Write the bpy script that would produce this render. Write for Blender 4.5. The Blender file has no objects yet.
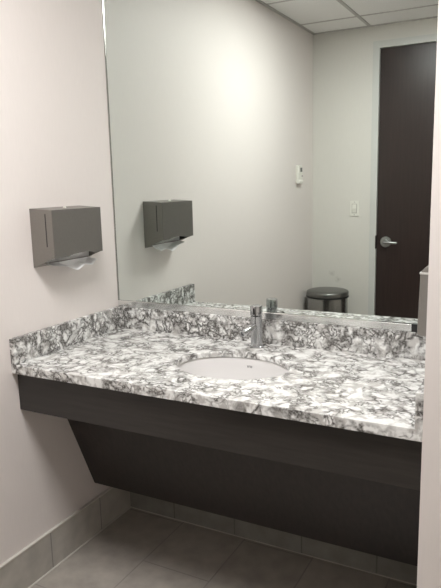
import bpy, bmesh, math, random
from mathutils import Vector, Matrix
random.seed(7)
S = bpy.context.scene
COL = S.collection
PI = math.pi

# ------------------------------------------------------------------ dimensions (metres)
W, D, T = 1.398, 0.629, 0.02          # alcove width, counter depth, splash thickness
H, HS, TH = 0.86, 0.094, 0.032        # counter height, splash height, counter thickness
SLAB = .020                            # slab thickness at the sink cut-out
YA = -0.605                           # face of the apron
ZA = 0.686                            # bottom of the apron
L, HC = 2.537, 2.559                  # far wall, ceiling
XR = 2.45                             # right wall of the room
BB = 0.154                            # base tile height
DX0, DX1, DH = 0.507, 1.42, 2.398     # door slab

# ------------------------------------------------------------------ helpers
def link(name, bm, mat, parent=None, smooth=False, bevel=0, seg=2, angle=35):
    bmesh.ops.recalc_face_normals(bm, faces=bm.faces)
    me = bpy.data.meshes.new(name); bm.to_mesh(me); bm.free()
    o = bpy.data.objects.new(name, me); COL.objects.link(o)
    for m in (mat if isinstance(mat, (list, tuple)) else [mat]): me.materials.append(m)
    if smooth:
        for p in me.polygons: p.use_smooth = True
        me.set_sharp_from_angle(angle=math.radians(angle))
    if bevel:
        b = o.modifiers.new('bevel', 'BEVEL'); b.width = bevel; b.segments = seg
        b.limit_method = 'ANGLE'; b.angle_limit = math.radians(angle)
    if parent:
        o.parent = parent
        o.matrix_parent_inverse = Matrix.Translation(-Vector(parent.location))
    return o

def empty(name, loc):
    o = bpy.data.objects.new(name, None); COL.objects.link(o); o.location = loc
    o.empty_display_size = 0.1
    return o

def tag(o, label, cat, group=None):
    o['label'] = label; o['category'] = cat
    if group: o['group'] = group
    return o

def struct(o, label=None, cat=None):
    o['kind'] = 'structure'
    if label: o['label'] = label
    if cat: o['category'] = cat
    return o

def box(bm, x0, x1, y0, y1, z0, z1):
    v = [bm.verts.new((x, y, z)) for x in (x0, x1) for y in (y0, y1) for z in (z0, z1)]
    for f in ((0,1,3,2), (4,6,7,5), (0,4,5,1), (2,3,7,6), (0,2,6,4), (1,5,7,3)):
        bm.faces.new([v[i] for i in f])
    return v

def boxbm(*a):
    bm = bmesh.new(); box(bm, *a); return bm

def prism_xz(bm, poly, y0, y1):
    a = [bm.verts.new((x, y0, z)) for x, z in poly]
    b = [bm.verts.new((x, y1, z)) for x, z in poly]
    bm.faces.new(a); bm.faces.new(b[::-1]); n = len(poly)
    for i in range(n):
        j = (i+1) % n; bm.faces.new([a[i], b[i], b[j], a[j]])

def prism_yz(bm, poly, x0, x1):
    a = [bm.verts.new((x0, y, z)) for y, z in poly]
    b = [bm.verts.new((x1, y, z)) for y, z in poly]
    bm.faces.new(a); bm.faces.new(b[::-1]); n = len(poly)
    for i in range(n):
        j = (i+1) % n; bm.faces.new([a[i], b[i], b[j], a[j]])

def lathe(bm, prof, M, n=48, closed=False):
    """prof: list of (radius, height) turned about local z, placed with matrix M"""
    rings = []
    for r, h in prof:
        if r < 1e-6: rings.append([bm.verts.new(M @ Vector((0, 0, h)))])
        else: rings.append([bm.verts.new(M @ Vector((r*math.cos(2*PI*k/n), r*math.sin(2*PI*k/n), h))) for k in range(n)])
    for a, b in zip(rings[:-1], rings[1:]):
        for k in range(n):
            q = (k+1) % n
            if len(a) == 1 and len(b) == 1: continue
            if len(a) == 1: bm.faces.new([a[0], b[k], b[q]])
            elif len(b) == 1: bm.faces.new([a[k], a[q], b[0]])
            else: bm.faces.new([a[k], a[q], b[q], b[k]])

def align(p, d):
    return Matrix.Translation(Vector(p)) @ Vector(d).normalized().to_track_quat('Z', 'Y').to_matrix().to_4x4()

# ------------------------------------------------------------------ materials
def newmat(name):
    m = bpy.data.materials.new(name); m.use_nodes = True
    nt = m.node_tree; return m, nt, nt.nodes['Principled BSDF']

def N(nt, t, **kw):
    n = nt.nodes.new(t)
    for k, v in kw.items():
        if k in n.inputs: n.inputs[k].default_value = v
        else: setattr(n, k, v)
    return n

def simple(name, col, rough=0.5, metal=0.0, noise=0.0, nscale=40, bump=0.0, stretch=(1,1,1), coat=0.0, spec=0.5):
    m, nt, b = newmat(name)
    b.inputs['Base Color'].default_value = (*col, 1)
    b.inputs['Roughness'].default_value = rough; b.inputs['Metallic'].default_value = metal
    b.inputs['Coat Weight'].default_value = coat
    b.inputs['Specular IOR Level'].default_value = spec
    tc = N(nt, 'ShaderNodeTexCoord'); mp = N(nt, 'ShaderNodeMapping'); mp.inputs['Scale'].default_value = stretch
    nz = N(nt, 'ShaderNodeTexNoise'); nz.inputs['Scale'].default_value = nscale; nz.inputs['Detail'].default_value = 6
    nt.links.new(tc.outputs['Object'], mp.inputs[0]); nt.links.new(mp.outputs[0], nz.inputs['Vector'])
    if noise:
        r = N(nt, 'ShaderNodeValToRGB')
        r.color_ramp.elements[0].position = .3; r.color_ramp.elements[1].position = .7
        r.color_ramp.elements[0].color = (*[c*(1-noise) for c in col], 1)
        r.color_ramp.elements[1].color = (*[min(1, c*(1+noise)) for c in col], 1)
        nt.links.new(nz.outputs['Fac'], r.inputs[0]); nt.links.new(r.outputs[0], b.inputs['Base Color'])
    if bump:
        bp = N(nt, 'ShaderNodeBump'); bp.inputs['Strength'].default_value = bump; bp.inputs['Distance'].default_value = .002
        nt.links.new(nz.outputs['Fac'], bp.inputs['Height']); nt.links.new(bp.outputs[0], b.inputs['Normal'])
    return m

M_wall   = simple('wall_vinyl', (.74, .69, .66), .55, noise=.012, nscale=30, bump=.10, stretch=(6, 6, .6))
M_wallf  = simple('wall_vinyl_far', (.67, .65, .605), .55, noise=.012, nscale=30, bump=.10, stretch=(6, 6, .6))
M_steel  = simple('brushed_steel', (.30, .29, .275), .36, .9, noise=.08, nscale=60, stretch=(1, 1, 12))
M_steel2 = simple('dispenser_steel', (.175, .165, .15), .48, .55, noise=.06, nscale=80, stretch=(1, 10, 1))
M_side   = simple('dispenser_side_steel', (.235, .218, .198), .48, .5, noise=.06, nscale=80, stretch=(1, 1, 10))
M_chrome = simple('chrome', (.50, .51, .52), .17, 1.0)
M_chan   = simple('polished_channel', (.78, .79, .78), .14, 1.0)
M_black  = simple('black_rubber', (.012, .012, .012), .5)
M_dark   = simple('dark_gap', (.02, .018, .017), .6)
M_white  = simple('white_plastic', (.76, .745, .68), .35)
M_paper  = simple('white_paper', (.86, .86, .86), .8, noise=.02)
M_porc   = simple('porcelain', (.715, .70, .69), .12, coat=.5)
M_door   = simple('espresso_door', (.029, .0175, .0155), .32, noise=.18, nscale=6, stretch=(14, 14, .7))
M_wood   = simple('espresso_laminate', (.022, .0165, .0145), .34, noise=.28, nscale=9, stretch=(9, 9, .7))
M_apron  = simple('espresso_apron', (.030, .026, .023), .36, noise=.22, nscale=9, stretch=(.7, 9, 9))
M_frame  = simple('door_frame_paint', (.58, .585, .56), .4)
M_trim   = simple('tile_edge_trim', (.62, .59, .54), .35)
M_grid   = simple('ceiling_grid_paint', (.48, .47, .45), .5)
M_lcd    = simple('grey_display', (.10, .11, .10), .3)
M_mark   = simple('grey_print', (.22, .22, .22), .4)

def mirror_mat():
    m, nt, b = newmat('silvered_glass')
    b.inputs['Base Color'].default_value = (.74, .795, .765, 1)
    b.inputs['Metallic'].default_value = 1; b.inputs['Roughness'].default_value = 0.0
    return m
M_mirror = mirror_mat()

def emis(name, col, s):
    m, nt, b = newmat(name)
    b.inputs['Base Color'].default_value = (.9, .9, .9, 1)
    b.inputs['Emission Color'].default_value = (*col, 1); b.inputs['Emission Strength'].default_value = s
    return m
M_lamp = emis('lamp_diffuser', (1.0, .985, .975), 18.7)

def tile_mat(name, col, mort, ax, offx=0.0, offy=0.0, bw=.6, rh=.3, off=.5, rough=.45, ms=.003):
    """grey porcelain tile; ax tells which object axes feed the brick's length and row"""
    m, nt, b = newmat(name)
    tc = N(nt, 'ShaderNodeTexCoord'); sp = N(nt, 'ShaderNodeSeparateXYZ'); cb = N(nt, 'ShaderNodeCombineXYZ')
    nt.links.new(tc.outputs['Object'], sp.inputs[0])
    for i, (a, o) in enumerate(((ax[0], offx), (ax[1], offy))):
        ad = N(nt, 'ShaderNodeMath', operation='ADD'); ad.inputs[1].default_value = o
        nt.links.new(sp.outputs[a], ad.inputs[0]); nt.links.new(ad.outputs[0], cb.inputs[i])
    br = N(nt, 'ShaderNodeTexBrick'); br.offset = off
    br.inputs['Scale'].default_value = 1; br.inputs['Brick Width'].default_value = bw; br.inputs['Row Height'].default_value = rh
    br.inputs['Mortar Size'].default_value = ms; br.inputs['Mortar Smooth'].default_value = .2
    br.inputs['Color1'].default_value = (1, 1, 1, 1); br.inputs['Color2'].default_value = (.93, .93, .93, 1)
    nt.links.new(cb.outputs[0], br.inputs['Vector'])
    nz = N(nt, 'ShaderNodeTexNoise'); nz.inputs['Scale'].default_value = 14; nz.inputs['Detail'].default_value = 8
    nt.links.new(tc.outputs['Object'], nz.inputs['Vector'])
    r = N(nt, 'ShaderNodeValToRGB'); e = r.color_ramp.elements
    e[0].position = .3; e[1].position = .72
    e[0].color = (*[c*.84 for c in col], 1); e[1].color = (*[c*1.12 for c in col], 1)
    nt.links.new(nz.outputs['Fac'], r.inputs[0])
    mu = N(nt, 'ShaderNodeMix', data_type='RGBA', blend_type='MULTIPLY'); mu.inputs[0].default_value = 1
    nt.links.new(r.outputs[0], mu.inputs[6]); nt.links.new(br.outputs['Color'], mu.inputs[7])
    mx = N(nt, 'ShaderNodeMix', data_type='RGBA'); mx.inputs[7].default_value = (*mort, 1)
    nt.links.new(br.outputs['Fac'], mx.inputs[0]); nt.links.new(mu.outputs[2], mx.inputs[6])
    nt.links.new(mx.outputs[2], b.inputs['Base Color'])
    b.inputs['Roughness'].default_value = rough
    bp = N(nt, 'ShaderNodeBump', invert=True); bp.inputs['Strength'].default_value = .4; bp.inputs['Distance'].default_value = .001
    nt.links.new(br.outputs['Fac'], bp.inputs['Height']); nt.links.new(bp.outputs[0], b.inputs['Normal'])
    return m
M_floor  = tile_mat('floor_tile', (.40, .366, .325), (.28, .26, .235), (1, 0), offx=.32, offy=0)
M_baseb  = tile_mat('base_tile_shaded', (.27, .262, .235), (.17, .16, .15), (0, 2), offx=.05, offy=1, bw=.3, rh=5, off=0)  # same base tile, darkened to carry the shade under the counter
M_basel  = tile_mat('base_tile_lit', (.47, .445, .40), (.26, .25, .23), (1, 2), offx=.516, offy=1, bw=.3, rh=5, off=0)  # lit copy of the base tile, lightness put into the colour

def marble(name, lo1, lo2, veincol, w1_, w2_):
    m, nt, b = newmat(name)
    tc = N(nt, 'ShaderNodeTexCoord')
    # warp
    def warp(scale, amt, src):
        nz = N(nt, 'ShaderNodeTexNoise'); nz.inputs['Scale'].default_value = scale; nz.inputs['Detail'].default_value = 4
        nt.links.new(tc.outputs['Object'], nz.inputs['Vector'])
        s = N(nt, 'ShaderNodeVectorMath', operation='SUBTRACT'); s.inputs[1].default_value = (.5, .5, .5)
        nt.links.new(nz.outputs['Color'], s.inputs[0])
        k = N(nt, 'ShaderNodeVectorMath', operation='SCALE'); k.inputs['Scale'].default_value = amt
        nt.links.new(s.outputs[0], k.inputs[0])
        a = N(nt, 'ShaderNodeVectorMath', operation='ADD')
        nt.links.new(src, a.inputs[0]); nt.links.new(k.outputs[0], a.inputs[1])
        return a.outputs[0]
    w1 = warp(9, .09, tc.outputs['Object']); w2 = warp(42, .032, w1)
    def vor(scale, width, src):
        v = N(nt, 'ShaderNodeTexVoronoi', feature='DISTANCE_TO_EDGE'); v.inputs['Scale'].default_value = scale
        nt.links.new(src, v.inputs['Vector'])
        r = N(nt, 'ShaderNodeMapRange', interpolation_type='SMOOTHSTEP'); r.inputs['From Min'].default_value = 0
        r.inputs['From Max'].default_value = width; r.inputs['To Min'].default_value = 1; r.inputs['To Max'].default_value = 0
        nt.links.new(v.outputs['Distance'], r.inputs['Value']); return r
    big = vor(24, w1_, w2); small = vor(52, w2_, w2)
    # where the veins are strong / weak
    def patch(scale, lo, hi, a, bb, off):
        mp = N(nt, 'ShaderNodeMapping'); mp.inputs['Location'].default_value = off
        nt.links.new(w1, mp.inputs[0])
        nz = N(nt, 'ShaderNodeTexNoise'); nz.inputs['Scale'].default_value = scale; nz.inputs['Detail'].default_value = 3
        nt.links.new(mp.outputs[0], nz.inputs['Vector'])
        r = N(nt, 'ShaderNodeMapRange'); r.inputs['From Min'].default_value = lo; r.inputs['From Max'].default_value = hi
        r.inputs['To Min'].default_value = a; r.inputs['To Max'].default_value = bb
        nt.links.new(nz.outputs['Fac'], r.inputs['Value']); return r.outputs[0]
    p1 = patch(14, lo1, lo1+.18, .12, 1.1, (3, 1, 2)); p2 = patch(15, lo2, lo2+.13, 0, 1.05, (7, 5, 1))
    p3 = patch(30, .48, .60, 0, .75, (1, 9, 4))
    def mul(a, c):
        n = N(nt, 'ShaderNodeMath', operation='MULTIPLY'); nt.links.new(a, n.inputs[0]); nt.links.new(c, n.inputs[1]); return n.outputs[0]
    def mx(a, c):
        n = N(nt, 'ShaderNodeMath', operation='MAXIMUM'); nt.links.new(a, n.inputs[0]); nt.links.new(c, n.inputs[1]); return n.outputs[0]
    vein = mx(mul(big.outputs[0], p1), mul(small.outputs[0], p2))
    fine = N(nt, 'ShaderNodeTexNoise'); fine.inputs['Scale'].default_value = 150; fine.inputs['Detail'].default_value = 5
    nt.links.new(tc.outputs['Object'], fine.inputs['Vector'])
    fr = N(nt, 'ShaderNodeMapRange'); fr.inputs['From Min'].default_value = .3; fr.inputs['From Max'].default_value = .6
    fr.inputs['To Min'].default_value = .55; fr.inputs['To Max'].default_value = 1
    nt.links.new(fine.outputs['Fac'], fr.inputs['Value'])
    vein = mul(vein, fr.outputs[0])
    r0 = N(nt, 'ShaderNodeMix', data_type='RGBA')
    r0.inputs[6].default_value = (.86, .86, .84, 1); r0.inputs[7].default_value = (.46, .44, .42, 1)
    nt.links.new(p3, r0.inputs[0])
    r1 = N(nt, 'ShaderNodeMix', data_type='RGBA'); r1.inputs[7].default_value = (*veincol, 1)
    nt.links.new(vein, r1.inputs[0]); nt.links.new(r0.outputs[2], r1.inputs[6])
    nt.links.new(r1.outputs[2], b.inputs['Base Color'])
    b.inputs['Roughness'].default_value = .16
    return m
M_marble = marble('white_grey_marble', .42, .47, (.105, .098, .09), .23, .26)
M_marble2 = marble('white_grey_marble_upstand', .35, .41, (.09, .085, .078), .28, .30)

def ceil_mat():
    m, nt, b = newmat('mineral_ceiling_tile')
    tc = N(nt, 'ShaderNodeTexCoord')
    v = N(nt, 'ShaderNodeTexNoise'); v.inputs['Scale'].default_value = 220; v.inputs['Detail'].default_value = 3
    nt.links.new(tc.outputs['Object'], v.inputs['Vector'])
    r = N(nt, 'ShaderNodeValToRGB'); e = r.color_ramp.elements
    e[0].position = .33; e[1].position = .5; e[0].color = (.78, .77, .75, 1); e[1].color = (.90, .89, .87, 1)
    nt.links.new(v.outputs['Fac'], r.inputs[0]); nt.links.new(r.outputs[0], b.inputs['Base Color'])
    b.inputs['Roughness'].default_value = .9
    return m
M_ceil = ceil_mat()

def smudged(src):
    """far wall: same vinyl with two faint scuffs above the bin"""
    m = src.copy(); m.name = 'wall_vinyl_scuffed'; nt = m.node_tree; b = nt.nodes['Principled BSDF']
    old = b.inputs['Base Color'].links[0].from_socket
    tc = N(nt, 'ShaderNodeTexCoord'); cur = old
    for p, s in (((.163, -L, .750), .030), ((.212, -L, .705), .024)):
        d = N(nt, 'ShaderNodeVectorMath', operation='DISTANCE'); d.inputs[1].default_value = p
        nt.links.new(tc.outputs['Object'], d.inputs[0])
        nz = N(nt, 'ShaderNodeTexNoise'); nz.inputs['Scale'].default_value = 45
        nt.links.new(tc.outputs['Object'], nz.inputs['Vector'])
        ad = N(nt, 'ShaderNodeMath', operation='MULTIPLY_ADD'); ad.inputs[1].default_value = .05
        nt.links.new(nz.outputs['Fac'], ad.inputs[0]); nt.links.new(d.outputs['Value'], ad.inputs[2])
        r = N(nt, 'ShaderNodeMapRange'); r.inputs['From Min'].default_value = .02; r.inputs['From Max'].default_value = s+.025
        r.inputs['To Min'].default_value = .45; r.inputs['To Max'].default_value = 0
        nt.links.new(ad.outputs[0], r.inputs['Value'])
        mx = N(nt, 'ShaderNodeMix', data_type='RGBA'); mx.inputs[7].default_value = (.30, .28, .25, 1)
        nt.links.new(r.outputs[0], mx.inputs[0]); nt.links.new(cur, mx.inputs[6]); cur = mx.outputs[2]
    nt.links.new(cur, b.inputs['Base Color'])
    return m
M_wallfar = smudged(M_wallf)

# ------------------------------------------------------------------ room shell
struct(link('floor', boxbm(-.1, XR+.1, -L-.1, .1, -.08, 0), M_floor))
struct(link('wall_left', boxbm(-.1, 0, -L-.1, .1, 0, HC), M_wall))
struct(link('wall_back', boxbm(0, XR, .006, .1, 0, HC), M_wall))
struct(link('wall_right', boxbm(XR, XR+.1, -L-.1, .1, 0, HC), M_wall))
struct(link('wall_wing', boxbm(W, XR, -D-.003, .006, 0, HC), M_wall))
bm = bmesh.new()                                   # far wall with the doorway cut out
FO = .050
xs = [0, DX0-FO+.006, DX1+FO-.006, XR]; zs = [0, DH+FO-.006, HC]
for i in range(3):
    for j in range(2):
        if i == 1 and j == 0: continue
        box(bm, xs[i], xs[i+1], -L-.1, -L, zs[j], zs[j+1])
bmesh.ops.remove_doubles(bm, verts=bm.verts, dist=1e-5)
struct(link('wall_front', bm, M_wallfar))

c = struct(link('ceiling', boxbm(-.1, XR+.1, -L-.1, .1, HC, HC+.06), M_ceil))
bm = bmesh.new()
x = .43-.0
for k in range(0, 4): box(bm, .43+.6*k-.012, .43+.6*k+.012, -L, .006, HC-.004, HC+.001)
for k in range(-1, 4): box(bm, 0, XR, -1.62+.6*k-.007, -1.62+.6*k+.007, HC-.0035, HC+.001)
link('ceiling_grid', bm, M_grid, c)
bm = bmesh.new()
box(bm, 0, .02, -L, .006, HC-.006, HC); box(bm, 0, XR, -L, -L+.02, HC-.006, HC)
link('wall_angle', bm, M_grid, c)

def baseboard(name, args, trim, mat):
    b = struct(link(name, boxbm(*args), mat))
    bm = bmesh.new()
    for t in trim: box(bm, *t)
    link('edge_strip', bm, M_trim, b)
    return b
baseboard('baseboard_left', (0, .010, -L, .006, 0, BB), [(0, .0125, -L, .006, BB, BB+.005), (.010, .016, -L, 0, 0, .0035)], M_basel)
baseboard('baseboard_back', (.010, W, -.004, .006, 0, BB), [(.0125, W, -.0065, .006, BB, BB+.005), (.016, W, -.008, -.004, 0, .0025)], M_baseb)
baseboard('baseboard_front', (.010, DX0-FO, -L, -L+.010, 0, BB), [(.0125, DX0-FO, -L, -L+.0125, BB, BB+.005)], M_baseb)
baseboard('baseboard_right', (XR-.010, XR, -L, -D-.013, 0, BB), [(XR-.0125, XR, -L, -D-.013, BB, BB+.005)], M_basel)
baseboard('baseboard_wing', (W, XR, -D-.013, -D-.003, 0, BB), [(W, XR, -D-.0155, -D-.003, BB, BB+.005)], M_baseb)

# ------------------------------------------------------------------ door in the far wall
d = struct(empty('door_1', ((DX0+DX1)/2, -L, 0)))
link('door_slab', boxbm(DX0, DX1, -L-.058, -L-.014, .006, DH), M_door, d, bevel=.001)
bm = bmesh.new()
for a in ((DX0-FO, DX0-.002, -L-.1, -L+.012, 0, DH+.002), (DX1+.002, DX1+FO, -L-.1, -L+.012, 0, DH+.002), (DX0-FO, DX1+FO, -L-.1, -L+.012, DH+.002, DH+FO)):
    box(bm, *a)
link('door_frame', bm, M_frame, d)
sp = link('strike_plate', boxbm(DX0-.006, DX0-.0005, -L-.030, -L+.0145, .955, 1.055), M_dark, d)
hx, hz = .575, 1.007
bm = bmesh.new()
lathe(bm, [(0, 0), (.041, 0), (.041, .006), (.036, .012), (.018, .014), (.015, .03), (.013, .052), (0, .052)], align((hx, -L-.014, hz), (0, 1, 0)))
hd = link('door_handle', bm, M_steel, d, smooth=True)
hd.data.materials[0] = simple('satin_chrome', (.42, .43, .42), .34, 1)
bm = bmesh.new()
lathe(bm, [(0, -.012), (.008, -.010), (.011, 0), (.0105, .03), (.009, .088), (.006, .093), (0, .094)], align((hx, -L+.036, hz), (1, 0, -.03)), n=24)
lv = link('lever', bm, hd.data.materials[0], hd, smooth=True); lv.matrix_parent_inverse = Matrix.Identity(4)

# ------------------------------------------------------------------ worktop with its splashes
SX, SY, SA, SB = .715, -.319, .202, .152            # sink cut-out: centre and half axes
def top_with_hole():
    bm = bmesh.new()
    x0, x1, y0, y1 = 0.0005, W-.0005, -D, .005
    ang = sorted([2*PI*k/96 for k in range(96)] + [math.atan2(y-SY, x-SX) % (2*PI) for x in (x0, x1) for y in (y0, y1)])
    rings = []
    def outer(a, z):
        c, s = math.cos(a), math.sin(a); t = 1e9
        if c > 1e-9: t = min(t, (x1-SX)/c)
        if c < -1e-9: t = min(t, (x0-SX)/c)
        if s > 1e-9: t = min(t, (y1-SY)/s)
        if s < -1e-9: t = min(t, (y0-SY)/s)
        return bm.verts.new((SX+t*c, SY+t*s, z))
    def inner(a, z, g=0):
        c, s = math.cos(a), math.sin(a)
        r = 1/math.sqrt((c/(SA+g))**2+(s/(SB+g))**2)
        return bm.verts.new((SX+r*c, SY+r*s, z))
    rings.append([inner(a, H-TH, .035) for a in ang]); rings.append([inner(a, H-SLAB, .034) for a in ang]); rings.append([inner(a, H-SLAB) for a in ang]); rings.append([inner(a, H-.003) for a in ang])
    rings.append([inner(a, H, .003) for a in ang]); rings.append([outer(a, H) for a in ang]); rings.append([outer(a, H-TH) for a in ang])
    n = len(ang)
    for i in range(7):
        A, B = rings[i], rings[(i+1) % 7]
        for k in range(n):
            q = (k+1) % n; bm.faces.new([A[k], A[q], B[q], B[k]])
    return bm
ct = link('countertop', top_with_hole(), M_marble, bevel=.002, seg=2, angle=60)
tag(ct, 'white and grey veined marble vanity countertop with upstands on three sides', 'countertop')
link('backsplash', boxbm(T, W-T, -T+.005, .005, H, H+HS), M_marble2, ct, bevel=.0015)
link('side_splash', boxbm(.0005, T, -D, .005, H, H+HS), M_marble2, ct, bevel=.0015)
link('side_splash', boxbm(W-T, W-.0005, -D, .005, H, H+HS), M_marble2, ct, bevel=.0015)

# ------------------------------------------------------------------ vanity front below
v = tag(empty('vanity_base', (W/2, YA, ZA)), 'dark espresso wood vanity front with sloping access panel under the marble counter', 'vanity')
link('apron', boxbm(.001, W-.001, YA, YA+.02, ZA, H-TH), M_apron, v, bevel=.001)
bm = bmesh.new()
sl = (.37-.233)/(.564-.227)
zt = .655; yt = -.37-sl*(zt-.564)
prism_yz(bm, [(-.233, .227), (yt, zt), (yt+.02, zt), (-.213, .227)], .001, W-.001)
link('access_panel', bm, M_wood, v, bevel=.0008)

# ------------------------------------------------------------------ sink
sk = tag(empty('sink', (SX, SY, H-SLAB)), 'oval white porcelain undermount sink set in the marble countertop', 'sink')
bm = bmesh.new()
prof = [(1.10, 0), (1.035, -.001), (1.02, -.006), (.985, -.035), (.92, -.075), (.80, -.112), (.60, -.138), (.35, -.150), (.13, -.154), (.13, -.166), (.40, -.163), (.66, -.150), (.88, -.120), (1.0, -.080), (1.06, -.035), (1.08, -.012), (1.10, -.012)]
n = 72; rings = []
for f, h in prof:
    rings.append([bm.verts.new((SX+SA*f*math.cos(2*PI*k/n), SY+(SB*f)*math.sin(2*PI*k/n), H-SLAB-.0005+h)) for k in range(n)])
for i in range(len(rings)):
    A, B = rings[i], rings[(i+1) % len(rings)]
    for k in range(n):
        q = (k+1) % n; bm.faces.new([A[k], A[q], B[q], B[k]])
link('bowl', bm, M_porc, sk, smooth=True, angle=50)
bm = bmesh.new()
lathe(bm, [(.0, -.003), (.018, -.003), (.022, .0015), (.031, .002), (.031, -.004), (.02, -.012), (0, -.012)], Matrix.Translation((SX, SY, H-SLAB-.150)))
link('drain', bm, M_chrome, sk, smooth=True)
# small printed mark on the rear slope of the bowl
bm = bmesh.new()
f = .955; a0 = PI/2
def bowlpt(dx, h):                                   # a point on the rear inner wall, h below the rim
    k0 = [(1.02, -.006), (.985, -.035), (.92, -.075), (.80, -.112)]
    for (fa, ha), (fb, hb) in zip(k0[:-1], k0[1:]):
        if hb <= h <= ha:
            ff = fa+(fb-fa)*(h-ha)/(hb-ha); break
    u = dx/(SA*ff)
    return Vector((SX+dx, SY+SB*ff*math.sqrt(max(0, 1-u*u))-.0012, H-SLAB-.0005+h))
for i, (x0, x1, h0, h1) in enumerate(((-.013, -.010, -.026, -.034), (-.008, -.0055, -.026, -.034), (-.008, -.0035, -.026, -.028), (-.0015, .001, -.026, -.034), (.003, .0055, -.026, -.034))):
    q = [bowlpt(x0, h0), bowlpt(x1, h0), bowlpt(x1, h1), bowlpt(x0, h1)]
    vv = [bm.verts.new(p) for p in q] + [bm.verts.new(p+Vector((0, .0006, 0))) for p in q]
    for fc in ((0,1,2,3), (7,6,5,4), (0,4,5,1), (1,5,6,2), (2,6,7,3), (3,7,4,0)): bm.faces.new([vv[j] for j in fc])
link('maker_mark', bm, M_mark, sk)

# ------------------------------------------------------------------ faucet
FX, FY = .697, -.074
fa = tag(empty('faucet', (FX, FY, H)), 'chrome single lever cylinder faucet standing behind the oval sink', 'faucet')
bm = bmesh.new()
lathe(bm, [(0, 0), (.026, 0), (.026, .004), (.0225, .006), (.0215, .119), (.0195, .1205), (0, .1205)], Matrix.Translation((FX, FY, H)))
link('body', bm, M_chrome, fa, smooth=True)
bm = bmesh.new()
p = Vector((FX, FY, H+.082)); dr = Vector((-.02, -1, -.05)).normalized()
lathe(bm, [(0, .010), (.0115, .011), (.0115, .112), (.0105, .114), (.0085, .1145), (.0085, .108), (0, .108)], align(p, dr), n=32)
link('spout', bm, M_chrome, fa, smooth=True)
bm = bmesh.new()
lathe(bm, [(0, .1225), (.0195, .1225), (.0225, .124), (.0225, .156), (.0212, .1585), (0, .1585)], Matrix.Translation((FX, FY, H)))
cap = link('lever_cap', bm, M_chrome, fa, smooth=True)
bm = bmesh.new(); box(bm, FX-.0035, FX+.0035, FY-.0235, FY-.0215, H+.128, H+.152)
link('temperature_mark', bm, M_dark, cap).matrix_parent_inverse = Matrix.Identity(4)

# ------------------------------------------------------------------ mirror
MT = 2.34; ZB, ZG = H+HS+.0005, H+HS+.026
mi = tag(empty('wall_mirror', (W/2, .003, ZB)), 'large frameless wall mirror above the marble backsplash, in a chrome bottom channel', 'mirror')
link('mirror_glass', boxbm(.004, W-.002, 0, .0055, ZG-.004, MT), M_mirror, mi)
bm = bmesh.new()
prism_yz(bm, [(-.0075, ZB), (-.0075, ZG-.002), (-.0065, ZG), (-.0012, ZG), (-.0012, ZB+.003), (.0055, ZB+.003), (.0055, ZB)], .004, 1.250)
link('bottom_channel', bm, M_chan, mi)
link('channel_end_cap', boxbm(1.250, 1.269, -.010, -.0005, ZB, ZG+.002), M_black, mi, bevel=.001)
link('side_trim', boxbm(.0002, .0045, -.003, .0055, ZB, MT), simple('mirror_edge_metal', (.42, .42, .40), .2, 1), mi)

# ------------------------------------------------------------------ towel dispenser on the left wall
y0, y1, DP = -.485, -.2185, .1064
zt_, zb_, zf_ = 1.398, 1.185, 1.222
td = tag(empty('paper_towel_dispenser', (0, (y0+y1)/2, zb_)), 'grey metal folded paper towel dispenser mounted on the left wall', 'towel dispenser')
bm = bmesh.new()
t = .0015
# two cheeks, a top, a back; open underneath
for a, b in ((y0, y0+t), (y1-t, y1)):
    prism_xz(bm, [(0.0005, zb_), (.0005, zt_), (DP-.003, zt_-.006), (DP-.003, zf_+.001)], a, b)
prism_xz(bm, [(.0005, zt_-t), (.0005, zt_), (DP-.003, zt_-.006), (DP-.003, zt_-.006-t)], y0+t, y1-t)
box(bm, .0005, .002, y0+t, y1-t, zb_, zt_-t)
link('casing', bm, M_side, td)
bm = bmesh.new()
# front door with a shallow arched finger opening in its lower edge
pts = [(y0, zt_-.0055), (y1, zt_-.0055), (y1, zf_)]
ym, hw = (y0+y1)/2+.012, .072
for k in range(13):
    u = 1-2*k/12; pts.append((ym+hw*u, zf_+.007*(1-abs(u)**3)))
pts.append((y0, zf_))
prism_yz(bm, pts, DP-.003, DP)
link('front_door', bm, M_steel2, td, bevel=.0008)
bm = bmesh.new()                                      # bottom tray flange either side of the towel slot
prism_xz(bm, [(.002, zb_), (.052, zb_+.017), (.052, zb_+.0185), (.002, zb_+.0015)], y0+t, y1-t)
link('bottom_tray', bm, M_side, td)
link('towel_stack', boxbm(.008, DP-.008, y0+.006, y1-.006, zf_+.006, zf_+.14), simple('towel_stack_paper', (.55, .54, .52), .9), td)
for yy in (y0-.0004, y1-.0006):
    link('view_slot_shade', boxbm(.071, .0755, yy, yy+.001, 1.262, 1.379), M_dark, td)  # solid dark strip painted for the shade inside the slot
bm = bmesh.new(); lathe(bm, [(0, 0), (.006, 0), (.006, .004), (.004, .006), (0, .006)], Matrix.Translation((.055, -.362, zt_-.0035)), n=20)
link('key_lock', bm, M_white, td, smooth=True)

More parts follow.
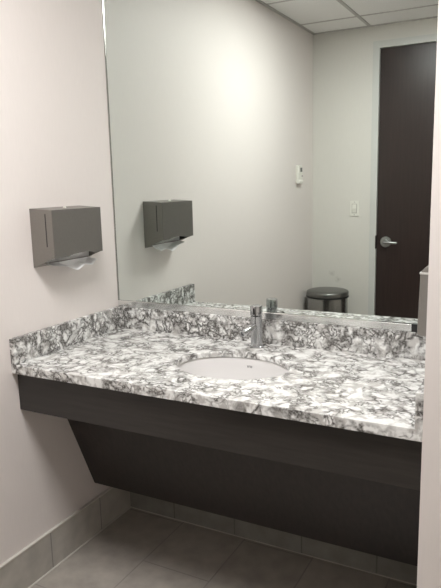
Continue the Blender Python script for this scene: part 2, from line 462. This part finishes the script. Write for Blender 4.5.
# folded towel hanging out
def towel():
    bm = bmesh.new(); n = 44
    def lower(y):
        pts = [(-.460, 1.192), (-.40, 1.184), (-.345, 1.163), (-.330, 1.162), (-.290, 1.177), (-.245, 1.170), (-.222, 1.190)]
        for (a, za), (b, zb) in zip(pts[:-1], pts[1:]):
            if a <= y <= b: return za+(zb-za)*(y-a)/(b-a)
        return pts[-1][1]
    def sheet(ya, yb, xt, xb, f, zt, nj=7):
        rows = []
        for k in range(n+1):
            y = ya+(yb-ya)*k/n; row = []
            for j in range(nj):
                q = j/(nj-1); zl = f(y)
                fl = max(0, (q-.62)/.38)
                row.append(bm.verts.new((xt+(xb-xt)*fl+.003*math.sin(38*y+2.2*q)*q, y, zt+(zl-zt)*(min(q, .62)/.62*.80+.20*fl))))
            rows.append(row)
        for A, B in zip(rows[:-1], rows[1:]):
            for j in range(nj-1): bm.faces.new([A[j], B[j], B[j+1], A[j+1]])
    sheet(-.460, -.2225, .040, .076, lower, 1.226, 11)
    sheet(-.440, -.290, .034, .040, lambda y: lower(y)+.010-.05*(y+.35), 1.226)
    return bm
tw = link('paper_towel', towel(), M_paper, smooth=True, angle=60)
s = tw.modifiers.new('solid', 'SOLIDIFY'); s.thickness = .0008
tag(tw, 'white folded paper towel hanging out of the grey wall dispenser', 'paper towel')

# ------------------------------------------------------------------ dispenser on the wing wall, cut off by the corner
ry0, ry1, rx = -.200, -.085, 1.302
sd = tag(empty('soap_dispenser', (W, (ry0+ry1)/2, .990)), 'grey metal wall dispenser half hidden behind the right wall corner above the counter', 'soap dispenser')
bm = bmesh.new()
prism_xz(bm, [(W-.001, .990), (rx+.012, .990), (rx+.002, .995), (rx, 1.005), (rx+.004, 1.186), (W-.001, 1.186)], ry0, ry1)
link('housing', bm, M_side, sd, bevel=.002)
bm = bmesh.new()
prism_xz(bm, [(W-.001, 1.187), (rx+.005, 1.187), (rx+.007, 1.193), (rx+.017, 1.204), (rx+.035, 1.214), (rx+.055, 1.219), (W-.001, 1.221)], ry0+.001, ry1-.001)
link('lid', bm, M_side, sd, bevel=.003, seg=3)
link('lid_rim', boxbm(rx+.002, W-.001, ry0-.0015, ry1+.0015, 1.1835, 1.1895), simple('rim_highlight_steel', (.62, .60, .57), .35, .3), sd, bevel=.0008)  # pale colour paints the highlight along the lid edge

# ------------------------------------------------------------------ step bin in the far left corner
bx, by, br = .185, -2.358, .160
tb = tag(empty('trash_can', (bx, by, 0)), 'round brushed steel step trash can in the corner near the light switch', 'trash can')
Mb = Matrix.Translation((bx, by, 0))
M_bin = simple('bin_steel', (.36, .36, .35), .24, 1.0, noise=.06, nscale=90, stretch=(1, 1, 10))
bm = bmesh.new(); lathe(bm, [(br-.008, .03), (br-.006, .032), (br-.006, .596), (br-.010, .596), (br-.012, .04), (0, .04), (0, .03), (br-.008, .03)], Mb, n=64)
link('body', bm, M_bin, tb, smooth=True)
bm = bmesh.new(); lathe(bm, [(0, 0), (br, 0), (br+.002, .004), (br+.002, .026), (br-.004, .034), (0, .034)], Mb, n=64)
link('base_ring', bm, M_black, tb, smooth=True)
bm = bmesh.new(); lathe(bm, [(br-.004, .594), (br+.001, .596), (br+.001, .608), (br-.004, .610), (br-.02, .610), (br-.02, .594), (br-.004, .594)], Mb, n=64)
link('rim', bm, M_black, tb, smooth=True)
bm = bmesh.new(); lathe(bm, [(0, .609), (br-.001, .609), (br, .611), (br, .634), (br-.004, .641), (br-.014, .646), (br*.6, .6495), (0, .651)], Mb, n=64)
link('lid', bm, simple('bin_lid_steel', (.20, .20, .19), .34, .9, noise=.05), tb, smooth=True)
bm = bmesh.new(); box(bm, bx+.05, bx+.11, by+br-.045, by+br+.02, .012, .022)
M_ = Matrix.Rotation(0, 4, 'Z'); link('pedal', bm, M_black, tb, bevel=.003)

# ------------------------------------------------------------------ thermostat and switch
ty, tz = -2.205, 1.455
th = tag(empty('thermostat', (0, ty, tz)), 'small white wall thermostat with grey display, left wall near the far corner', 'thermostat')
bm = bmesh.new()
prism_xz(bm, [(.0005, tz+.012), (.0005, tz+.132), (.018, tz+.132), (.022, tz+.128), (.024, tz+.03), (.032, tz+.018), (.030, tz+.004), (.014, tz)], ty-.042, ty+.042)
tc_ = link('casing', bm, M_white, th, bevel=.003)
link('display', boxbm(.0215, .0245, ty-.034, ty+.002, tz+.085, tz+.115), M_lcd, th)
link('button', boxbm(.022, .0262, ty-.036, ty-.022, tz+.050, tz+.060), M_mark, th)

sw = tag(empty('light_switch', (.336, -L, 1.258)), 'ivory rocker light switch on the far wall beside the door frame', 'light switch')
link('cover_plate', boxbm(.301, .371, -L+.0003, -L+.006, 1.200, 1.316), M_white, sw, bevel=.002)
bm = bmesh.new()
prism_yz(bm, [(-L+.005, 1.226), (-L+.005, 1.290), (-L+.009, 1.290), (-L+.0125, 1.258), (-L+.007, 1.226)], .320, .352)
rk = link('rocker', bm, M_white, sw, bevel=.001)
bm = bmesh.new()
for a in ((.317, .3195, 1.223, 1.293), (.3525, .355, 1.223, 1.293), (.317, .355, 1.2905, 1.293), (.317, .355, 1.223, 1.2255)):
    box(bm, a[0], a[1], -L+.0055, -L+.0066, a[2], a[3])
link('rocker_gap_shadow', bm, simple('painted_gap_shadow', (.33, .32, .29), .5), sw)  # raised grey strips paint the shadow line around the rocker
link('screw', boxbm(.333, .339, -L+.0055, -L+.0072, 1.207, 1.212), M_mark, sw)
link('screw', boxbm(.333, .339, -L+.0055, -L+.0072, 1.304, 1.309), M_mark, sw)

# ------------------------------------------------------------------ ceiling light, a 2x2 panel set in the grid
lx0, lx1, ly0, ly1 = .62, 1.22, -1.57, -.97
lt = tag(empty('ceiling_light', ((lx0+lx1)/2, (ly0+ly1)/2, HC-.005)), 'white square recessed ceiling panel light', 'ceiling light')
link('diffuser', boxbm(lx0, lx1, ly0, ly1, HC-.009, HC-.005), M_lamp, lt)
bm = bmesh.new()
for a in ((lx0-.012, lx1+.012, ly0-.012, ly0), (lx0-.012, lx1+.012, ly1, ly1+.012), (lx0-.012, lx0, ly0, ly1), (lx1, lx1+.012, ly0, ly1)):
    box(bm, *a, HC-.012, HC-.0045)
link('frame', bm, M_grid, lt)

# ------------------------------------------------------------------ world, camera, view
w = bpy.data.worlds.new('world'); S.world = w; w.use_nodes = True
w.node_tree.nodes['Background'].inputs[0].default_value = (.9, .9, .9, 1)
w.node_tree.nodes['Background'].inputs[1].default_value = .15

yaw, pit, rol, fpx = .48902, .1787, -.02405, 612.12
fw = Vector((-math.sin(yaw)*math.cos(pit), math.cos(yaw)*math.cos(pit), -math.sin(pit)))
r = Vector((math.cos(yaw), math.sin(yaw), 0)); u = r.cross(fw)
r2 = math.cos(rol)*r+math.sin(rol)*u; u2 = -math.sin(rol)*r+math.cos(rol)*u
cd = bpy.data.cameras.new('camera'); cam = bpy.data.objects.new('camera', cd); COL.objects.link(cam)
m = Matrix((r2, u2, -fw)).transposed().to_4x4(); m.translation = Vector((1.63373, -2.11623, 1.47066))
cam.matrix_world = m
cd.sensor_fit = 'VERTICAL'; cd.sensor_height = 24; cd.sensor_width = 18; cd.lens = fpx/588*24; cd.clip_start = .02
S.camera = cam
S.view_settings.view_transform = 'Standard'; S.view_settings.look = 'None'
S.view_settings.gamma = 1; S.view_settings.use_curve_mapping = False
S.view_settings.exposure = 0.95
